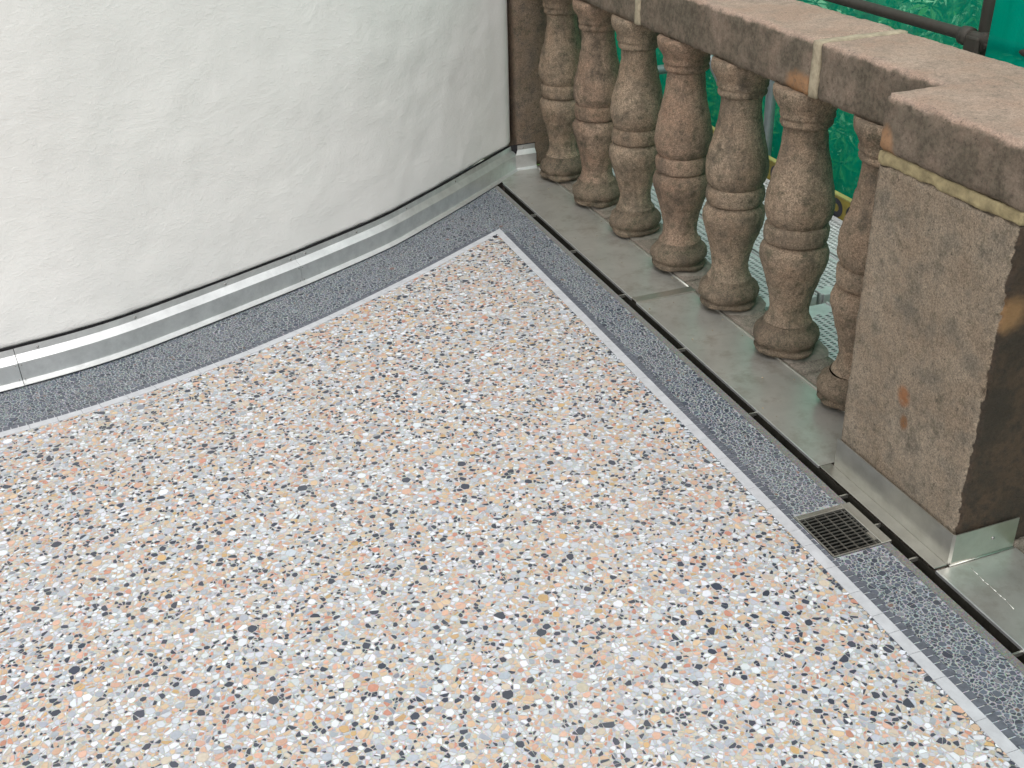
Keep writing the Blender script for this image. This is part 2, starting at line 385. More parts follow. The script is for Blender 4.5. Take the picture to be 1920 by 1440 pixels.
def finish(poly, r_, gap):
    """shrink by gap, random crop and corner rounding -> list of pts"""
    a = np.array(poly); c = a.mean(0); a = a - c
    rad = np.sqrt((a ** 2).sum(1)).mean()
    s = max(0.3, 1 - gap / max(rad, 1e-4)) * random.uniform(0.90, 1.02)
    th = random.random() * math.pi; e = random.choice((0, 0.08, 0.2, 0.32)); ct, st = math.cos(th), math.sin(th)
    u = a @ np.array([ct, st]); w_ = a @ np.array([-st, ct]); w_ *= (1 - e)
    a = np.outer(u, [ct, st]) + np.outer(w_, [-st, ct]); a = a * s
    # drop tiny edges
    k = random.uniform(0.01, 0.12)
    b_ = np.roll(a, -1, 0); ln = np.sqrt(((b_ - a) ** 2).sum(1))
    out = []
    for i in range(len(a)):
        if ln[i] < 0.12 * rad: out.append(a[i] * 0.5 + b_[i] * 0.5)
        else: out.append(a[i] * (1 - k) + b_[i] * k); out.append(a[i] * k + b_[i] * (1 - k))
    out = np.array(out)
    out *= rng.uniform(0.87, 1.06, (len(out), 1))
    return out + c
P_MAIN = [((56, 63, 77), 0.155), ((212, 216, 222), 0.21), ((186, 192, 200), 0.165), ((163, 170, 180), 0.075), ((192, 180, 164), 0.12), ((200, 174, 145), 0.10), ((202, 163, 143), 0.105), ((186, 134, 115), 0.04), ((190, 158, 114), 0.025), ((134, 141, 150), 0.015)]
P_DARK = [((72, 79, 92), 0.40), ((88, 96, 109), 0.30), ((54, 61, 74), 0.20), ((116, 118, 124), 0.09), ((112, 90, 84), 0.01)]
def palette(P, n):
    cols = np.array([lin(*c)[:3] for c, _ in P]); pr = np.array([p for _, p in P]); pr = pr / pr.sum()
    c = cols[rng.choice(len(P), n, p=pr)]
    return np.clip(c * rng.uniform(0.86, 1.12, (n, 1)) * rng.uniform(0.97, 1.03, (n, 3)), 0, 1)
def chip_mesh(name, polys, cols, z, mat, skirt=0.0, org=(0, 0)):
    V = []; loops = []; starts = []; tot = []; fc = []
    n = 0
    for p, c in zip(polys, cols):
        k = len(p); V.append(np.column_stack([p[:, 0] - org[0], p[:, 1] - org[1], np.full(k, z)]))
        starts.append(len(loops)); loops.extend(range(n, n + k)); tot.append(k); fc.append((c, k))
        if skirt:
            V.append(np.column_stack([p[:, 0] - org[0], p[:, 1] - org[1], np.full(k, z - skirt)]))
            for i in range(k):
                j = (i + 1) % k; starts.append(len(loops)); loops.extend((n + i, n + k + i, n + k + j, n + j)); tot.append(4); fc.append((c, 4))
            n += k
        n += k
    V = np.concatenate(V)
    me = bpy.data.meshes.new(name); me.vertices.add(len(V)); me.vertices.foreach_set("co", V.ravel().astype(np.float32))
    me.loops.add(len(loops)); me.loops.foreach_set("vertex_index", np.array(loops, np.int32))
    me.polygons.add(len(starts)); me.polygons.foreach_set("loop_start", np.array(starts, np.int32))
    try: me.polygons.foreach_set("loop_total", np.array(tot, np.int32))
    except Exception: pass
    me.update(calc_edges=True)
    me.polygons.foreach_set("use_smooth", [False] * len(me.polygons))
    at = me.attributes.new("chip", 'FLOAT_COLOR', 'FACE')
    at.data.foreach_set("color", np.concatenate([np.array([*c, 1.0]) for c, _ in fc]).astype(np.float32))
    me.materials.append(mat)
    o = bpy.data.objects.new(name, me); COL.objects.link(o); o.parent = floor
    return o
sx = np.array([p.x for p in strip_out]); sy = np.array([p.y for p in strip_out])
lx = np.array([p.x for p in low]); ly = np.array([p.y for p in low])
ca = np.array([[0, 0, 1.7]]); 
def pix_size(x, y):
    dx, dy, dz = x, y, -1.7
    w_ = dx * cf.x + dy * cf.y + dz * cf.z
    u = (dx * cr.x + dy * cr.y + dz * cr.z) / w_ * 2049; v_ = (dx * cu.x + dy * cu.y + dz * cu.z) / w_ * 2049
    return u, v_, w_
def lay(scale, gap, pal, region, zone, bigname, stuffname, z, mat):
    T = 0.8 * scale; polys = []; info = []
    x0, x1, y0, y1 = zone
    for ti in range(int(math.floor(x0 / T)), int(math.ceil(x1 / T))):
        for tj in range(int(math.floor(y0 / T)), int(math.ceil(y1 / T))):
            fx, fy = random.choice((1, -1)), 1
            for (cx_, cy_, r_, poly) in CELLS:
                X = ti * T + cx_ * scale; Y = tj * T + cy_ * scale
                if X < x0 or X > x1 or Y < y0 or Y > y1 or not region(X, Y): continue
                p = finish(poly, r_, gap / scale) * scale + (X, Y)
                polys.append(p)
                u, v_, w_ = pix_size(X, Y)
                vis = abs(u) < 960 and abs(v_) < 720
                info.append(r_ * scale / w_ if vis else 0)
    cols = palette(pal, len(polys)); order = np.argsort(-np.array(info)); big = set(order[:300].tolist())
    for i in order[:300]:
        c = polys[i].mean(0)
        o = chip_mesh(bigname, [polys[i]], [cols[i]], 0.0, mat, 0.0009, c); o.location = (c[0] - floor.location.x, c[1], z + 0.0001)
    rest = [i for i in range(len(polys)) if i not in big]
    o = chip_mesh(stuffname, [polys[i] for i in rest], cols[rest], z, mat); o["kind"] = "stuff"
    print(bigname, len(polys))
def strip_y(x): return np.interp(x, sx, sy)
def reg_main(X, Y): return X < X_IN + 0.003 and Y < np.interp(X, sx, sy) - 0.030
def reg_border(X, Y):
    if X > 1.546: return False
    if G[0] - 0.006 < X and G[2] - 0.006 < Y < G[3] + 0.006: return False
    if X > X_STRIP + 0.004: return Y < 4.63
    return Y > np.interp(X, sx, sy) + 0.004 and Y < np.interp(X, lx, ly) + 0.02
lay(1.0, 0.0007, P_MAIN, reg_main, (-1.15, 1.37, 0.72, 4.1), "stone_chip", "small_stone_chips", 0.0010, M_chip)
lay(0.95, 0.0011, P_DARK, reg_border, (-1.15, 1.548, 0.6, 4.65), "dark_stone_chip", "small_dark_stone_chips", -0.0025, M_chipd)

# white marble strip pieces and slate tesserae along the border
tess = None
def quadprism(name, q, z0, z1, mat, parent):
    V = [(p[0], p[1], z0) for p in q] + [(p[0], p[1], z1) for p in q]
    F = [(4, 5, 6, 7), (0, 1, 5, 4), (1, 2, 6, 5), (2, 3, 7, 6), (3, 0, 4, 7)]
    return mk(name, V, F, mat, parent, at=(sum(p[0] for p in q) / 4, sum(p[1] for p in q) / 4, z0))
def along(poly, s):
    acc = 0
    for a, b_ in zip(poly[:-1], poly[1:]):
        L = (b_ - a).length
        if acc + L >= s:
            t = (b_ - a) / L; return a + t * (s - acc), t
        acc += L
    return poly[-1], (poly[-1] - poly[-2]).normalized()
def plen(poly): return sum((b_ - a).length for a, b_ in zip(poly[:-1], poly[1:]))
pr = [p for p in strip_out if p.x > -1.4][::-1]          # from the apex to the left
pr[0] = Vector((1.392, 4.098))
pb = [Vector((X_STRIP, 4.098)), Vector((X_STRIP, 0.3))]   # from the apex towards the camera
for path, sgn, tmax in ((pr, 1, 999), (pb, -1, 999)):
    L = plen(path); s = 0.0
    while s < L - 0.02:
        ln = random.uniform(0.055, 0.125); e = min(L, s + ln)
        a, ta = along(path, s + 0.0006); b_, tb = along(path, e - 0.0006)
        na = Vector((-ta.y, ta.x)) * sgn * 0.030; nb_ = Vector((-tb.y, tb.x)) * sgn * 0.030
        ai, bi = a + na, b_ + nb_
        if s == 0: ai = Vector((X_IN, 4.098 - 0.030 - 0.0195)); 
        if s == 0 and sgn == -1: ai = Vector((X_IN - 0.0, 4.098 - 0.0495))
        quadprism("strip_stone", (a, b_, bi, ai), -0.001, 0.0022 + random.uniform(0, 0.0002), M_stripw, floor); s = e
    s = 0.045
    V_, F_ = [], []; nb_ = 120
    for q in range(nb_ + 1):
        a, ta = along(path, 0.043 + (min(L, 3.0) - 0.05) * q / nb_); na = Vector((-ta.y, ta.x)) * -sgn
        dm = 0.0155 if (sgn == -1 and 1.69 < a.y < 1.93) else 1
        V_ += [(*(a + na * 0.0005), -0.0018), (*(a + na * min(dm, 0.0205)), -0.0018)]
    for q in range(nb_): F_.append((2 * q, 2 * q + 1, 2 * q + 3, 2 * q + 2))
    mk("tessera_bed", V_, F_, M_joint, floor)
    while s < L - 0.02 and s < 3.0:
        w1 = random.uniform(0.0205, 0.0235); e = s + w1
        a, ta = along(path, s + 0.0015); b_, tb = along(path, e - 0.0015)
        dep = random.uniform(0.021, 0.029); dep = min(dep, 0.0135) if (sgn == -1 and 1.70 < a.y < 1.92) else dep; na = Vector((-ta.y, ta.x)) * -sgn
        s = e
        if a.x > X_STRIP - 0.03 and a.y > 4.05 and sgn == 1: pass
        quadprism("slate_tessera", (a + na * 0.0012, b_ + na * 0.0012, b_ + na * dep + Vector((random.uniform(-.001, .001), 0)), a + na * (dep + random.uniform(-0.002, 0.002))), -0.0045, -0.0006 + random.uniform(0, 0.0004), M_tile, floor)
# beyond the tessera run, a strip continues outside the frame as plain bed
# small dark stone set in the inner corner of the strip
bm = bmesh.new(); vs_ = [bm.verts.new((1.346 + 0.010 * math.cos(t) * (1 + 0.2 * math.sin(3 * t)), 4.020 + 0.013 * math.sin(t), 0.0030)) for t in [k * math.pi / 5 for k in range(10)]]
bm.faces.new(vs_); lo_ = [bm.verts.new((v_.co.x, v_.co.y, 0.0)) for v_ in vs_]
for i in range(10): bm.faces.new((vs_[i], lo_[i], lo_[(i + 1) % 10], vs_[(i + 1) % 10]))
mk_bm("corner_stone", bm, M_black, floor, at=(1.346, 4.02, 0))

# ------------------------------------------------------------------ floor drain
gr = thing("floor_drain", (1.493, 1.811, -0.0035), "square metal floor drain grate set in the dark grey terrazzo border beside the pier", "drain")
V = []; 
box("frame", 1.409, 1.413, 1.7235, 1.8985, -0.03, 0.0005, M_steel, gr)
box("frame", 1.549, 1.577, 1.7235, 1.8985, -0.03, 0.0012, M_steel, gr, 0.001)
box("frame", 1.4132, 1.5488, 1.882, 1.8985, -0.03, 0.0010, M_steel, gr, 0.001)
box("frame", 1.4132, 1.5488, 1.7235, 1.7265, -0.03, 0.0005, M_steel, gr)
box("pit", 1.413, 1.549, 1.7265, 1.882, -0.125, -0.12, M_pit, gr)
for (a, b_, c, d_) in ((1.4131, 1.4141, 1.7267, 1.8818), (1.5479, 1.5489, 1.7267, 1.8818), (1.4142, 1.5478, 1.7267, 1.7277), (1.4142, 1.5478, 1.8808, 1.8818)):
    box("pit_wall", a, b_, c, d_, -0.119, -0.006, M_pit, gr)
for k in range(12):
    y = 1.7335 + k * 0.01245
    box("grate_bar", 1.4145, 1.5475, y - 0.0004, y + 0.0004, -0.0045, -0.0008, M_steel, gr)
for x in (1.4285, 1.458, 1.4875, 1.5165, 1.5375):
    box("cross_bar", x - 0.0005, x + 0.0005, 1.728, 1.8805, -0.0045, -0.0003, M_steel, gr)
box("latch_plate", 1.5392, 1.5478, 1.742, 1.775, -0.010, 0.0004, M_steel, gr)

# ------------------------------------------------------------------ slot channel
ch = thing("slot_channel", (1.577, 3.0, 0), "narrow dark slot drain running between grey terrazzo border and metal sheets", "drain channel")
box("channel_bottom", 1.5455, 1.63, -2.2, 4.68, -0.139, -0.055, M_pit, ch)
box("near_wall", 1.5695, 1.5705, -2.2, 4.60, -0.0545, -0.0035, M_dark, ch)
box("far_wall", 1.5960, 1.5975, -2.2, 4.60, -0.0545, -0.003, M_dark, ch)
for y in (4.20, 3.758, 3.299, 2.836, 2.388, 1.933, 1.794, 1.649, 1.30):
    box("spacer_clip", 1.5707, 1.5958, y - 0.0025, y + 0.0025, -0.012, -0.0015, M_steel, ch)

# ------------------------------------------------------------------ steel sheets in front of the balusters
def sheet_metal(y0, y1, x0, x1, label, z=0.004, skew=0.0, wr=0.0):
    t = thing("metal_sheet", ((x0 + x1) / 2, (y0 + y1) / 2, 0), label, "metal sheet", "dull metal sheets laid along the balustrade")
    nx, ny = 14, max(4, int((y1 - y0) / 0.03)); V = []; F = []
    for j in range(ny + 1):
        for i in range(nx + 1):
            x = x0 + (x1 - x0) * i / nx; y = y0 + (y1 - y0) * j / ny
            dz = 0.0016 * fbm((x * 3, y * 2, y0), 3) * min(1, min(i, nx - i) / 3) + wr * max(0, 1 - abs((x - (1.73 - 0.20 * (1.57 - y))) / 0.006)) * (1 if 1.30 < y < 1.57 else 0)
            V.append((x, y, z + dz))
    for j in range(ny):
        for i in range(nx):
            a = j * (nx + 1) + i; F.append((a, a + 1, a + nx + 2, a + nx + 1))
    mk("panel", V, F, M_sheet, t, True)
    box("folded_edge", x0 - 0.0036, x0 + 0.0012, y0, min(y1, 4.62), -0.003, z + 0.0020, M_alu, t, 0.0005)
    return t
bed_ = None
s1 = sheet_metal(3.245, 4.797, 1.598, 1.826, "dull metal sheet at the far end beside the white wall corner", 0.0045)
s2 = sheet_metal(2.066, 3.205, 1.598, 1.826, "dull metal sheet between the joint strip and the pier, in front of the balusters", 0.0040)
s3 = sheet_metal(0.2, 1.583, 1.598, 1.830, "creased metal sheet on the near side of the pier, at the right edge", 0.0040, wr=0.0016)
box('mortar_bedding', 1.6105, 1.8315, 0.2, 4.798, -0.12, -0.004, M_plinth, ch)
for (a, b_, t) in ((3.245, 4.797, s1), (2.066, 3.205, s2)):
    bm = tube_bm((1.8285, a, 0.006), (1.8285, b_, 0.006), 0.0035, 8); mk_bm("rolled_seam", bm, M_steel, t)
js = thing("joint_strip", (1.71, 3.225, 0), "narrow metal cover strip across the sheets between two balusters", "metal strip")
mk_bm("cover", box_bm(1.596, 1.835, 3.205, 3.245, 0.004, 0.0090, 0.001), M_steel, js)
box("raised_edge", 1.597, 1.834, 3.2015, 3.2050, 0.004, 0.0105, M_steel, js)

bm = bmesh.new(); pts_ = [(1.679, 1.560), (1.6765, 1.535), (1.6735, 1.511), (1.6745, 1.497), (1.6735, 1.470), (1.6722, 1.452), (1.6735, 1.439), (1.6680, 1.408)]
for a, b_ in zip(pts_[:-1], pts_[1:]): tube_bm((*a, 0.0042), (*b_, 0.0042), 0.0013, 6, bm)
mk_bm("crease", bm, M_sheet, s3)
cb = bmesh.new()
for k in range(70):
    yy = random.uniform(1.3, 4.6); xx = random.choice((random.uniform(1.61, 1.82), random.gauss(1.815, 0.01), random.gauss(1.90, 0.04)))
    if xx > 1.98 or (xx > 1.64 and 1.58 < yy < 2.06): continue
    q = random.uniform(0.0012, 0.0035)
    me_ = bmesh.ops.create_icosphere(cb, subdivisions=1, radius=q)
    for v_ in me_["verts"]: v_.co = Vector((v_.co.x * random.uniform(.6, 1.3) + xx, v_.co.y * random.uniform(.6, 1.6) + yy, v_.co.z * 0.6 + 0.0065))
o_ = mk_bm("mortar_crumbs", cb, M_mortar); tag(o_, "small crumbs of mortar scattered on the metal sheets by the balusters", "crumbs", None, "stuff")

# ------------------------------------------------------------------ pier flashing
pf = thing("pier_flashing", (1.64, 1.82, 0), "bent upright steel skirting wrapped around the foot of the stone pier", "metal flashing")
def plate(name, pts, z0, z1, th, mat, parent, nrm):
    V = []; n = len(pts)
    for p, q in zip(pts, nrm):
        V += [(p[0], p[1], z0), (p[0], p[1], z1), (p[0] + q[0] * th, p[1] + q[1] * th, z1), (p[0] + q[0] * th, p[1] + q[1] * th, z0)]
    F = []
    for i in range(n - 1):
        for k in range(4): F.append((4 * i + k, 4 * (i + 1) + k, 4 * (i + 1) + (k + 1) % 4, 4 * i + (k + 1) % 4))
    F += [(0, 1, 2, 3), tuple(4 * (n - 1) + k for k in (3, 2, 1, 0))]
    o = mk(name, V, F, mat, parent); return o
pl = plate("upright", [(1.633, 2.050), (1.633, 1.5905), (1.6385, 1.585), (1.822, 1.585)], 0.0062, 0.095, 0.0022, M_steel, pf, [(1, 0), (1, 0.3), (0.3, 1), (0, 1)])
box("foot_flange", 1.5962, 1.6328, 1.590, 2.062, 0.0045, 0.0066, M_steel, pf, 0.0006)
bm = box_bm(1.592, 1.60, 2.0, 2.06, 0.0, 0.0005)
bm.free()
bm = tube_bm((1.633, 1.5835, 0.0075), (1.822, 1.5835, 0.0075), 0.0022, 8); mk_bm("bottom_bead", bm, M_steel, pf)
def screw(parent, p, n, r=0.0045):
    p = Vector(p); n = Vector(n).normalized(); bm = bmesh.new(); a = n.orthogonal().normalized(); b_ = n.cross(a); rows = []
    for h, rr in ((-0.001, r), (0.001, r), (0.0024, r * 0.72), (0.003, r * 0.3)):
        rows.append([bm.verts.new(p + n * h + (a * math.cos(t) + b_ * math.sin(t)) * rr) for t in [k * math.pi / 5 for k in range(10)]])
    for i in range(3):
        for k in range(10): bm.faces.new((rows[i][k], rows[i][(k + 1) % 10], rows[i + 1][(k + 1) % 10], rows[i + 1][k]))
    bm.faces.new(rows[-1]); return mk_bm("screw", bm, M_screw, parent, True, at=p)
screw(pf, (1.752, 1.585, 0.055), (0, -1, 0))

# ------------------------------------------------------------------ white wall
def thick_wall():
    wall = thing("white_wall", (0.2, 3.9, 0), "curved white plastered wall above the metal flashing", "wall")
    base = offset(low, -0.052)
    base = [p for p in base if p.x < 1.66]
    # rounded corner to the stone pilaster
    last = base[-1]; pts = base + [Vector((1.690, 4.782)), Vector((1.716, 4.806)), Vector((1.728, 4.826)), Vector((1.733, 4.86)), Vector((1.734, 5.2))]
    dense = [pts[0]]
    for a, b_ in zip(pts[:-1], pts[1:]):
        n = max(1, int((b_ - a).length / 0.012))
        for i in range(1, n + 1): dense.append(a.lerp(b_, i / n))
    for _ in range(10): dense = [dense[0]] + [(dense[i - 1] + dense[i] * 2 + dense[i + 1]) / 4 for i in range(1, len(dense) - 1)] + [dense[-1]]
    zs = [0.1205, 0.126, 0.132, 0.14] + [0.14 + 0.025 * k for k in range(1, 30)] + [0.9 + 0.06 * k for k in range(0, 40)]
    V, F = [], []
    for j, z in enumerate(zs):
        for i, p in enumerate(dense):
            t = (dense[min(i + 1, len(dense) - 1)] - dense[max(i - 1, 0)]).normalized(); nn = Vector((t.y, -t.x))
            s = i * 0.015
            d_ = 0.008 * fbm((s * 1.1, z * 1.6, 3.3), 3) + 0.0030 * fbm((s * 7, z * 9, 1.0), 3)
            d_ *= 1 - 0.8 * min(1, max(0, (p.x - 1.5) / 0.19))
            zz = z
            if j == 0: zz += -0.0015 + 0.009 * fbm((s * 3, 0, 0), 4) + 0.007 * fbm((s * 25, 2, 0), 4)
            if j <= 1: d_ -= 0.003 * (2 - j)
            lean = 0.012 * max(0, (0.9 - z)) * min(1, max(0, (p.x - 1.0) / 0.7))
            q = p + nn * d_
            V.append((q.x - lean, q.y, zz))
    n = len(dense)
    for j in range(len(zs) - 1):
        for i in range(n - 1): F.append((j * n + i, j * n + i + 1, (j + 1) * n + i + 1, (j + 1) * n + i))
    # underside lip of the plaster
    k = len(V)
    for i, p in enumerate(dense):
        t = (dense[min(i + 1, n - 1)] - dense[max(i - 1, 0)]).normalized(); nn = Vector((t.y, -t.x)); q = p - nn * 0.022
        V.append((q.x, q.y, V[i][2] + 0.001))
    for i in range(n - 1): F.append((k + i, k + i + 1, i + 1, i))
    mk("plaster", V, F, M_plaster, wall, True)
    # dark membrane behind flashing
    mem = [p for p in offset(low, -0.050) if p.x < 1.70]
    mem = mem + [Vector((1.728, 4.797)), Vector((1.83, 4.797))]
    V, F = [], []
    for i, p in enumerate(mem):
        wv = 0.002 * fbm((i * 0.4, 0, 5), 3)
        for z in (-0.003, 0.06, 0.112 + 0.002, 0.1245 + 0.003 * fbm((i * 0.7, 1, 0), 3) if p.x < 1.7 else 0.121):
            off = -0.010 if z < 0.115 else -0.004
            V.append((p.x + wv, p.y - off * 0.6 + wv, z))
    for i in range(len(mem) - 1):
        for j in range(3): F.append((4 * i + j, 4 * i + 4 + j, 4 * i + 5 + j, 4 * i + 1 + j))
    mk("sealing_membrane", V, F, M_bitumen, wall, True)
    # wall core and top so the wall reads as thick from elsewhere
    V = [(-3.2, 3.6, 3.24), (1.734, 5.2, 3.24), (1.734, 5.9, 3.24), (-3.2, 5.9, 3.24), (-3.2, 3.6, 3.2), (1.734, 5.2, 3.2), (1.734, 5.9, 3.2), (-3.2, 5.9, 3.2)]
    top = [(p.x, p.y, 3.24) for p in dense] + [(1.734, 5.9, 3.24), (-3.2, 5.9, 3.24)]
    mk("wall_top", top, [tuple(range(len(top)))], M_plaster, wall)
    box("wall_back", -3.2, 1.73, 5.55, 5.9, -0.3, 3.23, M_plaster, wall)
thick_wall()

# ------------------------------------------------------------------ wall flashing lengths
PROF = [(0.003, 0.1165), (0.0045, 0.1165), (0.0055, 0.0945), (0.0300, 0.0745), (0.0305, 0.0125), (0.0500, 0.0035), (0.0500, 0.0020)]
wallline = offset(low, -0.052)
cum = [0]
for a, b_ in zip(low[:-1], low[1:]): cum.append(cum[-1] + (b_ - a).length)
def s_at_x(x):
    for i in range(len(low) - 1):
        if low[i].x <= x <= low[i + 1].x: return cum[i] + (cum[i + 1] - cum[i]) * (x - low[i].x) / (low[i + 1].x - low[i].x)
    return cum[-1]
FG = "aluminium flashing lengths screwed along the white wall"
def flashing(sa, sb, label, xs_screws, dz=0.0):
    n = max(2, int((sb - sa) / 0.03)); rows = []
    mid, _ = along(wallline, (sa + sb) / 2)
    t = thing("wall_flashing", (mid.x, mid.y, 0), label, "flashing", FG)
    V, F = [], []; m_ = len(PROF)
    for i in range(n + 1):
        s = sa + (sb - sa) * i / n; lowp, tt = along(low, min(s, cum[-1] - 1e-4)); nn = Vector((tt.y, -tt.x)); wp = lowp - nn * 0.052
        wob = 0.0006 * fbm((s * 4, 7, 0), 2)
        for d_, z in PROF: q = wp + nn * (d_ + 0.001 + dz + wob); V.append((q.x, q.y, z + dz))
    for i in range(n):
        for j in range(m_ - 1): F.append((m_ * i + j, m_ * i + j + 1, m_ * (i + 1) + j + 1, m_ * (i + 1) + j))
    o = mk("profile", V, F, M_alu, t)
    sol = o.modifiers.new("thickness", 'SOLIDIFY'); sol.thickness = 0.0012; sol.offset = -1
    for xs_ in xs_screws:
        s = s_at_x(xs_); lowp, tt = along(low, s); nn = Vector((tt.y, -tt.x)); wp = lowp - nn * 0.052 + nn * (0.0062 + dz)
        screw(t, (wp.x, wp.y, 0.1045), (nn.x, nn.y, 0.1), 0.0042)
    for e in (sa + 0.008, sb - 0.008):
        for d_, z in ((0.0315, 0.068), (0.0315, 0.018)):
            lowp, tt = along(low, min(e, cum[-1] - 1e-4)); nn = Vector((tt.y, -tt.x)); wp = lowp - nn * 0.052 + nn * (d_ + dz)
            screw(t, (wp.x, wp.y, z), (nn.x, nn.y, 0.05), 0.0022)
sA, sB = s_at_x(-0.471), s_at_x(0.525)
flashing(0.02, sA - 0.002, "left length of aluminium wall flashing cut off by the photo's left edge", (-0.52, -0.85), 0.0)
flashing(sA, sB, "middle length of aluminium wall flashing under the white wall", (-0.40, -0.08, 0.245, 0.505), 0.0014)
flashing(sB + 0.002, cum[-1] - 0.004, "right length of aluminium wall flashing reaching the balustrade corner", (0.57, 0.80, 1.06, 1.35), 0.0)
# short return piece on the stone pilaster
t = thing("flashing_end_piece", (1.785, 4.765, 0), "short bent flashing end piece turned onto the dark stone pilaster", "flashing", FG)
V, F = [], []
for x in (1.738, 1.775, 1.824):
    for d_, z in PROF: V.append((x + (0.0 if x > 1.74 else 0.6 * (0.05 - d_) - 0.03), 4.7985 - d_ * 0.72, z + 0.001))
m_ = len(PROF)
for i in range(2):
    for j in range(m_ - 1): F.append((m_ * i + j, m_ * i + j + 1, m_ * (i + 1) + j + 1, m_ * (i + 1) + j))
o = mk("profile", V, F, M_alu, t); sol = o.modifiers.new("thickness", 'SOLIDIFY'); sol.thickness = 0.0014; sol.offset = -1
screw(t, (1.762, 4.793, 0.105), (0, -1, 0.1), 0.0048)

# ------------------------------------------------------------------ balustrade
bal = thing("balustrade", (1.93, 3.1, 0), "weathered sandstone balustrade with turned balusters, heavy coping and a square pier", "balustrade")
def rough_box(name, x0, x1, y0, y1, z0, z1, mat, step=0.02, amp=0.003, bev=0.012, seed=0, sag=None, corner=0.0, parent=bal, mat2=None, rule2=None):
    bm = bmesh.new()
    nx, ny, nz = [max(2, int(round((b_ - a) / step))) for a, b_ in ((x0, x1), (y0, y1), (z0, z1))]
    def co(i, j, k): return Vector((x0 + (x1 - x0) * i / nx, y0 + (y1 - y0) * j / ny, z0 + (z1 - z0) * k / nz))
    cache = {}
    def vv(i, j, k):
        if (i, j, k) in cache: return cache[(i, j, k)]
        p = co(i, j, k)
        # round the edges
        q = Vector((min(max(p.x, x0 + bev), x1 - bev), min(max(p.y, y0 + bev), y1 - bev), min(max(p.z, z0 + bev), z1 - bev)))
        dlt = p - q
        if dlt.length > 1e-9:
            nrm = dlt.normalized()
            ax = sum(1 for c in dlt if abs(c) > 1e-6)
            if ax > 1: p = q + nrm * bev * (1 + 0.0)
        else: nrm = Vector((0, 0, 1))
        f = fbm((p.x * 6 + seed, p.y * 6, p.z * 6), 3) * amp + fbm((p.x * 26 + seed, p.y * 26, p.z * 26), 3) * amp * 0.45
        edge = sum(1 for c in dlt if abs(c) > bev * 0.5)
        if edge > 1: f -= corner * abs(fbm((p.x * 18 + seed, p.y * 18, p.z * 18), 3)) 
        p = p + nrm * f
        cache[(i, j, k)] = bm.verts.new(p); return cache[(i, j, k)]
    def quad(a, b_, c, d_):
        try: f = bm.faces.new((a, b_, c, d_)); f.smooth = True
        except ValueError: pass
    for i in range(nx):
        for j in range(ny):
            quad(vv(i, j, 0), vv(i, j + 1, 0), vv(i + 1, j + 1, 0), vv(i + 1, j, 0)); quad(vv(i, j, nz), vv(i + 1, j, nz), vv(i + 1, j + 1, nz), vv(i, j + 1, nz))
    for i in range(nx):
        for k in range(nz):
            quad(vv(i, 0, k), vv(i + 1, 0, k), vv(i + 1, 0, k + 1), vv(i, 0, k + 1)); quad(vv(i, ny, k), vv(i, ny, k + 1), vv(i + 1, ny, k + 1), vv(i + 1, ny, k))
    for j in range(ny):
        for k in range(nz):
            quad(vv(0, j, k), vv(0, j, k + 1), vv(0, j + 1, k + 1), vv(0, j + 1, k)); quad(vv(nx, j, k), vv(nx, j + 1, k), vv(nx, j + 1, k + 1), vv(nx, j, k + 1))
    o = mk_bm(name, bm, mat, parent, True)
    if mat2:
        o.data.materials.append(mat2)
        off = wloc(parent)
        for p in o.data.polygons:
            if rule2(p.center + off, p.normal): p.material_index = 1
    return o
# plinth under the balusters
def plinth(y0, y1):
    o = rough_box("plinth_stone", 1.8325, 1.985, y0, y1, -0.25, 0.0055, M_plinth, 0.03, 0.0015, 0.004, seed=y0)
for a, b_ in ((1.60, 2.52), (2.524, 3.30), (3.304, 4.02), (4.024, 4.80)): plinth(a, b_)
# coping stones
rough_box("coping_stone", 1.806, 2.09, 3.702, 5.25, 0.864, 1.022, M_cope, 0.02, 0.004, 0.012, 1.0, corner=0.006)
rough_box("coping_stone", 1.806, 2.09, 2.592, 3.664, 0.864, 1.022, M_cope, 0.016, 0.004, 0.010, 2.0, corner=0.008)
# near coping: rail part + wide pier cap, one stone
def l_stone():
    o1 = rough_box("coping_stone", 1.806, 2.09, 0.9, 2.556, 0.864, 1.021, M_cope, 0.014, 0.0035, 0.010, 3.0, corner=0.007)
    o2 = rough_box("tmp", 1.640, 1.96, 1.588, 2.062, 0.886, 1.0235, M_cope, 0.012, 0.0035, 0.016, 5.0, corner=0.007)
    md = o1.modifiers.new("u", 'BOOLEAN'); md.operation = 'UNION'; md.object = o2; md.solver = 'EXACT'
    dg = bpy.context.evaluated_depsgraph_get(); me = bpy.data.meshes.new_from_object(o1.evaluated_get(dg))
    o1.modifiers.clear(); o1.data = me; bpy.data.objects.remove(o2)
    me.polygons.foreach_set("use_smooth", [True] * len(me.polygons))
l_stone()
rough_box("mortar_joint", 1.8045, 2.088, 2.556, 2.593, 0.8655, 1.0215, M_mortar, 0.012, 0.003, 0.004, 8.0)
rough_box("mortar_joint", 1.8055, 2.088, 3.663, 3.703, 0.8665, 1.0195, M_mortar, 0.012, 0.003, 0.004, 9.0)
# pier
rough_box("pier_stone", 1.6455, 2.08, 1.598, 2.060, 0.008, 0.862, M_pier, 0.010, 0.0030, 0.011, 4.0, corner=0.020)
rough_box("mortar_bed", 1.6475, 2.07, 1.5995, 2.0585, 0.8590, 0.8870, M_mortar_y, 0.006, 0.0075, 0.002, 6.0)
# end pilaster against the wall
rough_box("pilaster_stone", 1.738, 2.08, 4.80, 5.2, 0.004, 0.864, M_pilaster, 0.02, 0.003, 0.012, 7.0, corner=0.004)

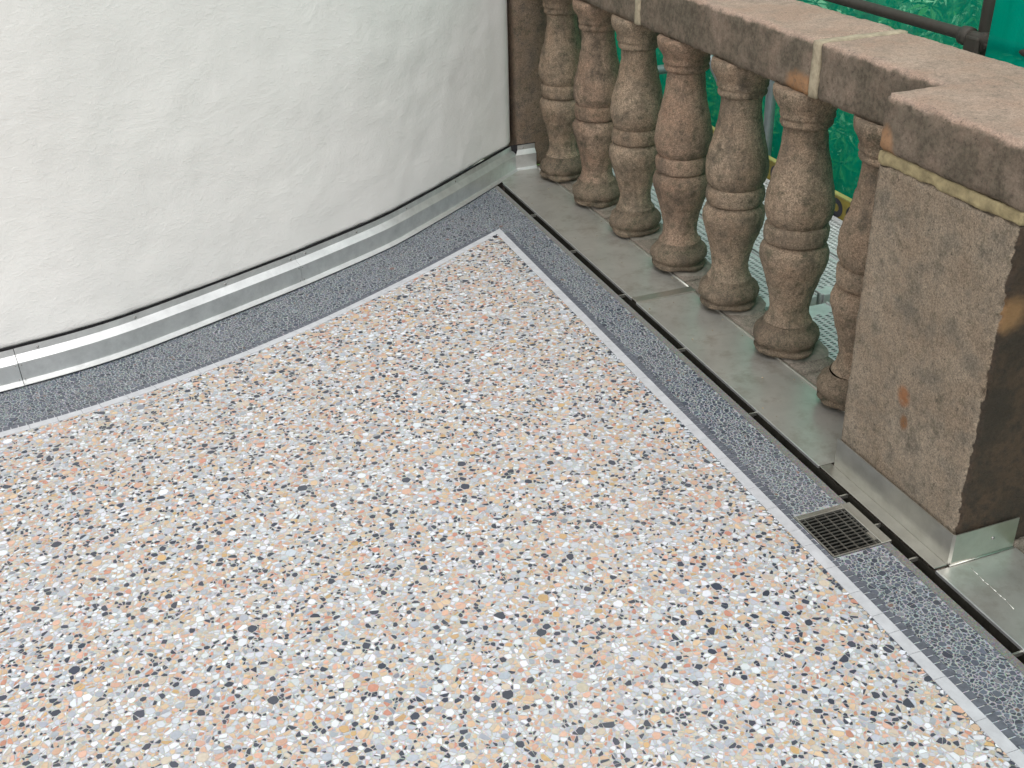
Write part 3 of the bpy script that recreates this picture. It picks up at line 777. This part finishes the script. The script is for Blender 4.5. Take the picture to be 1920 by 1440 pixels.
# turned balusters
SEC = {
 "base": [(0.0, 0.0), (0.086, 0.004), (0.099, 0.010), (0.104, 0.022), (0.101, 0.034), (0.093, 0.041), (0.100, 0.047), (0.1065, 0.057), (0.108, 0.070), (0.104, 0.084), (0.095, 0.094), (0.086, 0.099), (0.082, 0.102), (0.081, 0.112), (0.078, 0.118)],
 "lower_shaft": [(0.078, 0.118), (0.070, 0.128), (0.0645, 0.145), (0.0625, 0.165), (0.065, 0.190), (0.071, 0.220), (0.080, 0.252), (0.091, 0.285), (0.1005, 0.315), (0.1055, 0.340), (0.1055, 0.358), (0.100, 0.374), (0.091, 0.383), (0.086, 0.388)],
 "collar": [(0.086, 0.388), (0.092, 0.390), (0.0965, 0.396), (0.098, 0.408), (0.098, 0.430), (0.096, 0.441), (0.091, 0.447), (0.086, 0.449)],
 "upper_shaft": [(0.086, 0.449), (0.090, 0.455), (0.098, 0.470), (0.1035, 0.490), (0.1045, 0.512), (0.102, 0.540), (0.096, 0.570), (0.088, 0.602), (0.080, 0.635), (0.0735, 0.668), (0.069, 0.700), (0.0665, 0.730), (0.067, 0.750)],
 "capital": [(0.067, 0.750), (0.073, 0.752), (0.0785, 0.757), (0.080, 0.765), (0.0775, 0.772), (0.0765, 0.776), (0.0815, 0.780), (0.083, 0.787), (0.081, 0.794), (0.083, 0.802), (0.089, 0.814), (0.097, 0.826), (0.102, 0.838), (0.1035, 0.852), (0.103, 0.866), (0.0, 0.868)],
}
def baluster(cx_, cy_, seed, worn, mat, label=None, tilt=(0, 0), cut=0.0):
    root = None
    for part, prof in SEC.items():
        n = 56; V, F = [], []; dense = []
        for (r0, z0), (r1, z1) in zip(prof[:-1], prof[1:]):
            k = max(1, int(math.hypot(r1 - r0, z1 - z0) / 0.008))
            for i in range(k): dense.append((r0 + (r1 - r0) * i / k, z0 + (z1 - z0) * i / k))
        dense.append(prof[-1])
        for (r_, z) in dense:
            for k in range(n):
                t = 2 * math.pi * k / n; ct, st = math.cos(t), math.sin(t)
                a = 1.35 if part != "base" else 2.2 + worn * 1.5
                f = 0.0028 * a * fbm((ct * 0.9 + seed * 3.1, st * 0.9, z * 5), 3) + 0.0018 * (1 + worn) * fbm((ct * 3.2 + seed, st * 3.2, z * 34), 4)
                rr = max(0, r_ + (f if r_ > 0 else 0))
                zz = z
                if part == "base":
                    # square-ish undercut lower block, broken away unevenly
                    if z < 0.04: rr *= 1 + 0.05 * math.cos(4 * t + seed) + worn * 0.05 * fbm((ct * 1.5, st * 1.5, seed * 2), 3)
                    if z < 0.03: zz = z + 0.012 + 0.014 * fbm((ct + seed, st, 2), 2) * (1 - z / 0.03)
                V.append((cx_ + rr * ct + tilt[0] * z, cy_ + rr * st + tilt[1] * z, zz))
        for j in range(len(dense) - 1):
            for k in range(n): F.append((j * n + k, j * n + (k + 1) % n, (j + 1) * n + (k + 1) % n, (j + 1) * n + k))
        if part == "lower_shaft": pass
        if root is None:
            root = thing_part("baluster", cx_, cy_)
        mk(part, V, F, M_base if part == 'base' else mat, root, True)
    # mortar foot on the plinth
    V = [(cx_ + 0.03, cy_, 0.016)]; F = []; n = 28
    for ring, (rr, z) in enumerate(((0.085, 0.017), (0.098, 0.013), (0.112, 0.004))):
        for k in range(n):
            t = 2 * math.pi * k / n; q = rr * (1 + 0.16 * fbm((math.cos(t) * 1.3 + seed, math.sin(t) * 1.3, 4), 3))
            x = cx_ + 0.028 + q * math.cos(t)
            V.append((max(x, 1.8345), cy_ + q * math.sin(t), z))
    for k in range(n): F.append((0, 1 + k, 1 + (k + 1) % n))
    for ring in range(2):
        for k in range(n): F.append((1 + ring * n + k, 1 + (ring + 1) * n + k, 1 + (ring + 1) * n + (k + 1) % n, 1 + ring * n + (k + 1) % n))
    mk("mortar_foot", V, F, M_mortarfoot, root, True)
    return root
def thing_part(name, x, y):
    o = bpy.data.objects.new(name, None); o.empty_display_size = 0.05; COL.objects.link(o); o.parent = bal; o.location = Vector((x, y, 0)) - bal.location; return o
BX = 1.885
for i, (y, wn, mt, tl) in enumerate(((4.585, 1.6, M_bal, (0, 0)), (4.20, 1.0, M_bal2, (0.004, 0)), (3.825, 1.1, M_bal, (0, 0)), (3.435, 0.7, M_bal2, (-0.004, 0.003)), (3.065, 0.3, M_bal, (0.0, 0)), (2.69, 0.5, M_bal, (-0.006, 0)), (2.315, 1.2, M_bal, (0.004, 0)))):
    baluster(BX, y, i * 7.3 + 1.1, wn, mt, None, tl)

# ------------------------------------------------------------------ scaffold outside
def plank(x0, x1, y0, y1, z, label):
    t = thing("scaffold_plank", ((x0 + x1) / 2, (y0 + y1) / 2, z), label, "scaffold plank", "perforated steel scaffold planks outside the balustrade")
    box("deck_plate", x0 + 0.004, x1 - 0.004, y0, y1, z - 0.045, z, M_galv, t, 0.002)
    for x in (x0, x1 - 0.008): box("side_lip", x, x + 0.008, y0 + 0.001, y1 - 0.001, z - 0.05, z + 0.006, M_galv, t, 0.002)
    box("end_hook", x0 + 0.01, x1 - 0.01, y0 - 0.012, y0 - 0.0005, z - 0.05, z + 0.003, M_galv, t, 0.002)
    V, F, VR, FR = [], [], [], []
    nx = 8; px = (x1 - x0 - 0.05) / nx; py = 0.030; ny = int((y1 - y0 - 0.1) / py)
    for a in range(nx):
        for b_ in range(ny):
            cx_ = x0 + 0.025 + px * (a + 0.5); cy_ = y0 + 0.05 + py * (b_ + (0.5 if a % 2 else 0.0))
            for dy in (-0.0062, 0.0062):
                k = len(V); kr = len(VR)
                for q in range(8):
                    tt = q * math.pi / 4; V.append((cx_ + 0.0085 * math.cos(tt), cy_ + dy + 0.0036 * math.sin(tt), z + 0.0012))
                F.append(tuple(range(k, k + 8)))
                for rr, hz in ((1.0, 0.0022), (1.25, 0.0026), (1.6, 0.0002)):
                    for q in range(8):
                        tt = q * math.pi / 4; VR.append((cx_ + 0.0085 * rr * math.cos(tt), cy_ + dy + 0.0036 * rr * math.sin(tt), z + hz))
                for rg in range(2):
                    for q in range(8): FR.append((kr + rg * 8 + q, kr + rg * 8 + (q + 1) % 8, kr + rg * 8 + 8 + (q + 1) % 8, kr + rg * 8 + 8 + q))
    mk("punched_holes", V, F, M_hole, t, kind="stuff"); mk("hole_rims", VR, FR, M_galv, t, kind="stuff")
Zd = -0.03
pos = ["nearest the balustrade", "in the middle of the walkway", "against the yellow toe board"]
for i, (a, b_) in enumerate(((2.005, 2.262), (2.272, 2.520), (2.530, 2.770))):
    plank(a, b_, 3.060, 5.6, Zd, "far perforated steel scaffold plank " + pos[i])
    plank(a, b_, 0.60, 3.000, Zd - 0.004, "near perforated steel scaffold plank " + pos[i])
tb = thing("toe_board", (2.785, 3.2, 0), "yellow scaffold toe board with black markings behind the balusters", "toe board")
box("board", 2.776, 2.800, 0.6, 5.6, -0.035, 0.062, M_yellow, tb)
box("bright_edge", 2.775, 2.801, 0.6, 5.6, 0.0622, 0.068, M_yel_edge, tb)
def mark(y, z, w_, h, kind):
    V, F = [], []; n = 20
    for rr in (1.0, 0.42 if kind == 'o' else 0.35):
        for k in range(n):
            t = 2 * math.pi * k / n; V.append((2.7752, y + w_ * rr * math.cos(t), z + h * rr * math.sin(t)))
    for k in range(n):
        if kind == 'c' and k in (9, 10, 11): continue
        F.append((k, (k + 1) % n, n + (k + 1) % n, n + k))
    mk("black_mark", V, F, M_black, tb)
for y, kd in ((3.70, 'o'), (3.58, 'c'), (3.47, 'o'), (4.17, 'c'), (4.05, 'o')): mark(y, 0.012, 0.048, 0.042, kd)
st = thing("scaffold_standard", (2.83, 3.075, -4), "dark weathered upright scaffold tube with a coupler above the coping", "scaffold tube")
mk_bm("tube", tube_bm((2.833, 3.072, -4), (2.833, 3.072, 2.6), 0.0242), M_tube, st)
st2 = thing("scaffold_standard", (2.87, 4.40, -4), "grey galvanised upright scaffold tube seen between the fifth and sixth balusters", "scaffold tube")
mk_bm("tube", tube_bm((2.862, 4.40, -4), (2.862, 4.40, 0.84), 0.0242), M_tubeg, st2)
lg = thing("scaffold_ledger", (2.80, 3.9, 0.835), "long dark horizontal scaffold tube running behind the coping", "scaffold tube")
mk_bm("tube", tube_bm((2.795, 0.4, 0.828), (2.795, 6.2, 0.842), 0.0205), M_tube, lg)
br = thing("scaffold_brace", (2.87, 4.7, 0.1), "grey galvanised diagonal brace tube seen between the fourth and fifth balusters", "scaffold tube")
mk_bm("tube", tube_bm((2.86, 4.47, -0.02), (2.86, 6.0, 1.15), 0.0242), M_tubeg, br)
tr = thing("scaffold_transom", (2.5, 5.3, 0.24), "short horizontal grey tube seen between the third and fourth balusters", "scaffold tube")
mk_bm("tube", tube_bm((2.12, 5.33, 0.245), (3.0, 5.33, 0.245), 0.0242), M_tubeg, tr)
cp = thing("tube_coupler", (2.81, 3.08, 0.83), "rusty dark clamp coupler joining the upright and horizontal scaffold tubes", "coupler")
bm = bmesh.new()
def ringb(bm, c, ax, r0, r1, h, n=20, a0=0, a1=2 * math.pi):
    ax = Vector(ax).normalized(); a = ax.orthogonal().normalized(); b_ = ax.cross(a); c = Vector(c); rows = []
    for (rr, hh) in ((r0, -h), (r1, -h), (r1 + 0.002, 0), (r1, h), (r0, h)):
        rows.append([bm.verts.new(c + ax * hh + (a * math.cos(a0 + (a1 - a0) * k / n) + b_ * math.sin(a0 + (a1 - a0) * k / n)) * rr) for k in range(n + 1)])
    for i in range(4):
        for k in range(n): bm.faces.new((rows[i][k], rows[i][k + 1], rows[i + 1][k + 1], rows[i + 1][k]))
ringb(bm, (2.833, 3.072, 0.815), (0, 0, 1), 0.0245, 0.033, 0.026)
mk_bm("upright_clamp", bm, M_tube, cp, True)
bm = bmesh.new(); ringb(bm, (2.795, 3.115, 0.832), (0, 1, 0), 0.0208, 0.031, 0.020); mk_bm("ledger_clamp", bm, M_tube, cp, True)
bm = bmesh.new(); tube_bm((2.79, 3.022, 0.80), (2.79, 3.022, 0.86), 0.013, 10, bm); tube_bm((2.775, 3.00, 0.822), (2.855, 3.00, 0.822), 0.011, 10, bm)
mk_bm("bolt", bm, M_tube, cp, True)
bm = box_bm(2.768, 2.79, 3.03, 3.10, 0.775, 0.842, 0.008, 2); mk_bm("flap", bm, M_tube, cp)

# debris netting
def net_mat(name, col, trans, folds):
    m = Mat(name, 0.75, spec=0.2)
    N, L = m.N, m.L
    tr_ = N.new("ShaderNodeBsdfTransparent"); tl = N.new("ShaderNodeBsdfTranslucent"); df = N.new("ShaderNodeBsdfDiffuse")
    cc = m.mix(m.ramp(m.noise(3, 4, stretch=(1, 6, 0.6)), 0.3, 0.7), tuple(c * 0.8 for c in col[:3]) + (1,), col)
    L.new(cc, tl.inputs[0]); L.new(cc, df.inputs[0]); tr_.inputs[0].default_value = (0.55, 0.95, 0.72, 1)
    a = N.new("ShaderNodeMixShader"); a.inputs[0].default_value = 0.5; L.new(tl.outputs[0], a.inputs[1]); L.new(df.outputs[0], a.inputs[2])
    b_ = N.new("ShaderNodeMixShader")
    # weave: fine threads modulate the openness
    wv = N.new("ShaderNodeTexWave"); wv.inputs["Scale"].default_value = 60; wv.inputs["Distortion"].default_value = 0.6; wv.bands_direction = 'Y'; L.new(m.raw, wv.inputs["Vector"])
    f = m.math('ADD', m.math('MULTIPLY', wv.outputs["Fac"], 0.16), trans - 0.08)
    L.new(f, b_.inputs[0]); L.new(a.outputs[0], b_.inputs[1]); L.new(tr_.outputs[0], b_.inputs[2])
    L.new(b_.outputs[0], N["Material Output"].inputs[0]); return m.m
M_net = net_mat("green_debris_net", (0.0, 0.40, 0.25, 1), 0.36, 1)
M_net2 = net_mat("green_debris_net_dense", (0.0, 0.42, 0.30, 1), 0.12, 1)
def net(name, x, y0, y1, z0, z1, mat, label, amp, seed):
    V, F = [], []; ny = int((y1 - y0) / 0.03); nz = int((z1 - z0) / 0.08)
    for j in range(nz + 1):
        for i in range(ny + 1):
            y = y0 + (y1 - y0) * i / ny; z = z0 + (z1 - z0) * j / nz
            V.append((x + amp * fbm((y * 3.5, z * 0.35, seed), 3) + 0.3 * amp * math.sin(y * 21 + 2 * fbm((y, z * 0.5, seed), 2)), y, z))
    for j in range(nz):
        for i in range(ny): F.append((j * (ny + 1) + i, j * (ny + 1) + i + 1, (j + 1) * (ny + 1) + i + 1, (j + 1) * (ny + 1) + i))
    o = mk(name, V, F, mat, None, True, at=(x, (y0 + y1) / 2, z0)); tag(o, label, "debris net"); return o
net("debris_net", 2.96, 2.9, 7.5, -4, 2.3, M_net, "see-through green debris netting with foliage showing behind the balusters", 0.035, 1.0)
net("debris_net", 2.765, -2.0, 2.985, -0.03, 2.3, M_net2, "denser folded teal netting panel right of the upright tube", 0.02, 4.0)

# ------------------------------------------------------------------ ground and bushes beyond
M_lawn = simple("lawn", (0.05, 0.09, 0.025, 1), 0.95, 0, 3, 0.5, 0.8, 0.05)
g = mk("lawn", [(-80, -80, -4), (80, -80, -4), (80, 120, -4), (-80, 120, -4)], [(0, 1, 2, 3)], M_lawn); tag(g, "green lawn far below the terrace", None, None, "structure")
M_fac = simple("facade_render", (0.5, 0.47, 0.42, 1), 0.9, 0, 5, 0.15, 0.3)
fa = box("building_storey", -3.2, 1.98, -2.2, 5.9, -4, -0.301, M_fac); tag(fa, "plastered storey below the terrace carrying it", "building")
mleaf = Mat("leaf_green", 0.45)
oi = mleaf.N.new("ShaderNodeAttribute"); oi.attribute_name = "chip"
mleaf.color(oi.outputs["Color"]); mleaf.b.inputs["Transmission Weight"].default_value = 0.0
M_leaf = mleaf.m
M_bark = simple("bark", (0.10, 0.075, 0.05, 1), 0.95, 0, 12, 0.4, 0.8, 0.01)
def bush(cx_, cy_, rx, ry, z0, z1, n, label, seed):
    rs = np.random.default_rng(seed)
    t = thing("leafy_bush", (cx_, cy_, -4), label, "bush", "leafy bushes behind the netting")
    bm = bmesh.new()
    for k in range(7):
        a = rs.uniform(0, 6.28); tube_bm((cx_ + 0.1 * math.cos(a), cy_ + 0.1 * math.sin(a), -4), (cx_ + rx * 0.6 * math.cos(a), cy_ + ry * 0.6 * math.sin(a), z1 - 0.4), 0.03, 8, bm)
    mk_bm("stems", bm, M_bark, t)
    V = []; F = []; C = []
    k = 0
    while k < n:
        p = rs.uniform(-1, 1, 3); rr = np.linalg.norm(p)
        if rr > 1 or rr < 0.45: continue
        c = np.array([cx_ + p[0] * rx, cy_ + p[1] * ry, (z0 + z1) / 2 + p[2] * (z1 - z0) / 2])
        if noise.noise(Vector(c * 1.6)) < -0.18: k += 0.2; continue
        ax = p / rr + rs.normal(0, 0.5, 3); ax /= np.linalg.norm(ax)
        u = np.cross(ax, [0.3, 0.1, 1]); u /= np.linalg.norm(u); v_ = np.cross(ax, u)
        col = np.array([0.075, 0.17, 0.05]) * rs.uniform(0.3, 1.9) * np.array([rs.uniform(0.8, 1.5), 1, 0.8])
        if rs.random() < 0.13: col = np.array([0.72, 0.78, 0.62])  # pale rosettes: glints of sky light painted into the leaf colour
        nl = 7; a0 = rs.uniform(0, 6.28); L = rs.uniform(0.07, 0.15)
        for q in range(nl):
            a = a0 + q * 2 * math.pi / nl; dr = math.cos(a) * u + math.sin(a) * v_; pe = np.cross(ax, dr); dn = dr * 0.9 - ax * rs.uniform(0.0, 0.5)
            b0 = c + dn * 0.01; m1 = c + dn * L * 0.5; tp = c + dn * L - ax * 0.02
            w_ = L * 0.14; b = len(V)
            V += [b0, m1 + pe * w_ + ax * 0.006, tp, m1 - pe * w_ + ax * 0.006]; F.append((b, b + 1, b + 2, b + 3)); C.append(col * rs.uniform(0.8, 1.2))
        k += 1
    o = mk("foliage", V, F, M_leaf, t, kind="stuff")
    at = o.data.attributes.new("chip", 'FLOAT_COLOR', 'FACE'); at.data.foreach_set("color", np.column_stack([np.array(C), np.ones(len(C))]).ravel().astype(np.float32))
bush(4.3, 4.6, 1.0, 1.3, -3.6, 0.9, 2600, "palm-leaved bush behind the netting right of the coping joint", 1)
bush(4.2, 7.2, 1.0, 1.5, -3.6, 0.9, 2600, "palm-leaved bush showing through gaps between the far balusters", 2)
bush(6.3, 6.0, 1.6, 3.0, -3.6, 1.4, 3200, "broad tall bush standing furthest behind the netting", 3)
bush(5.6, 10.5, 2.0, 2.5, -3.6, 1.2, 2600, "bush beyond the far end of the walkway", 4)
bush(4.8, 2.0, 1.2, 1.4, -3.6, 0.8, 2000, "bush behind the dense teal netting panel", 5)
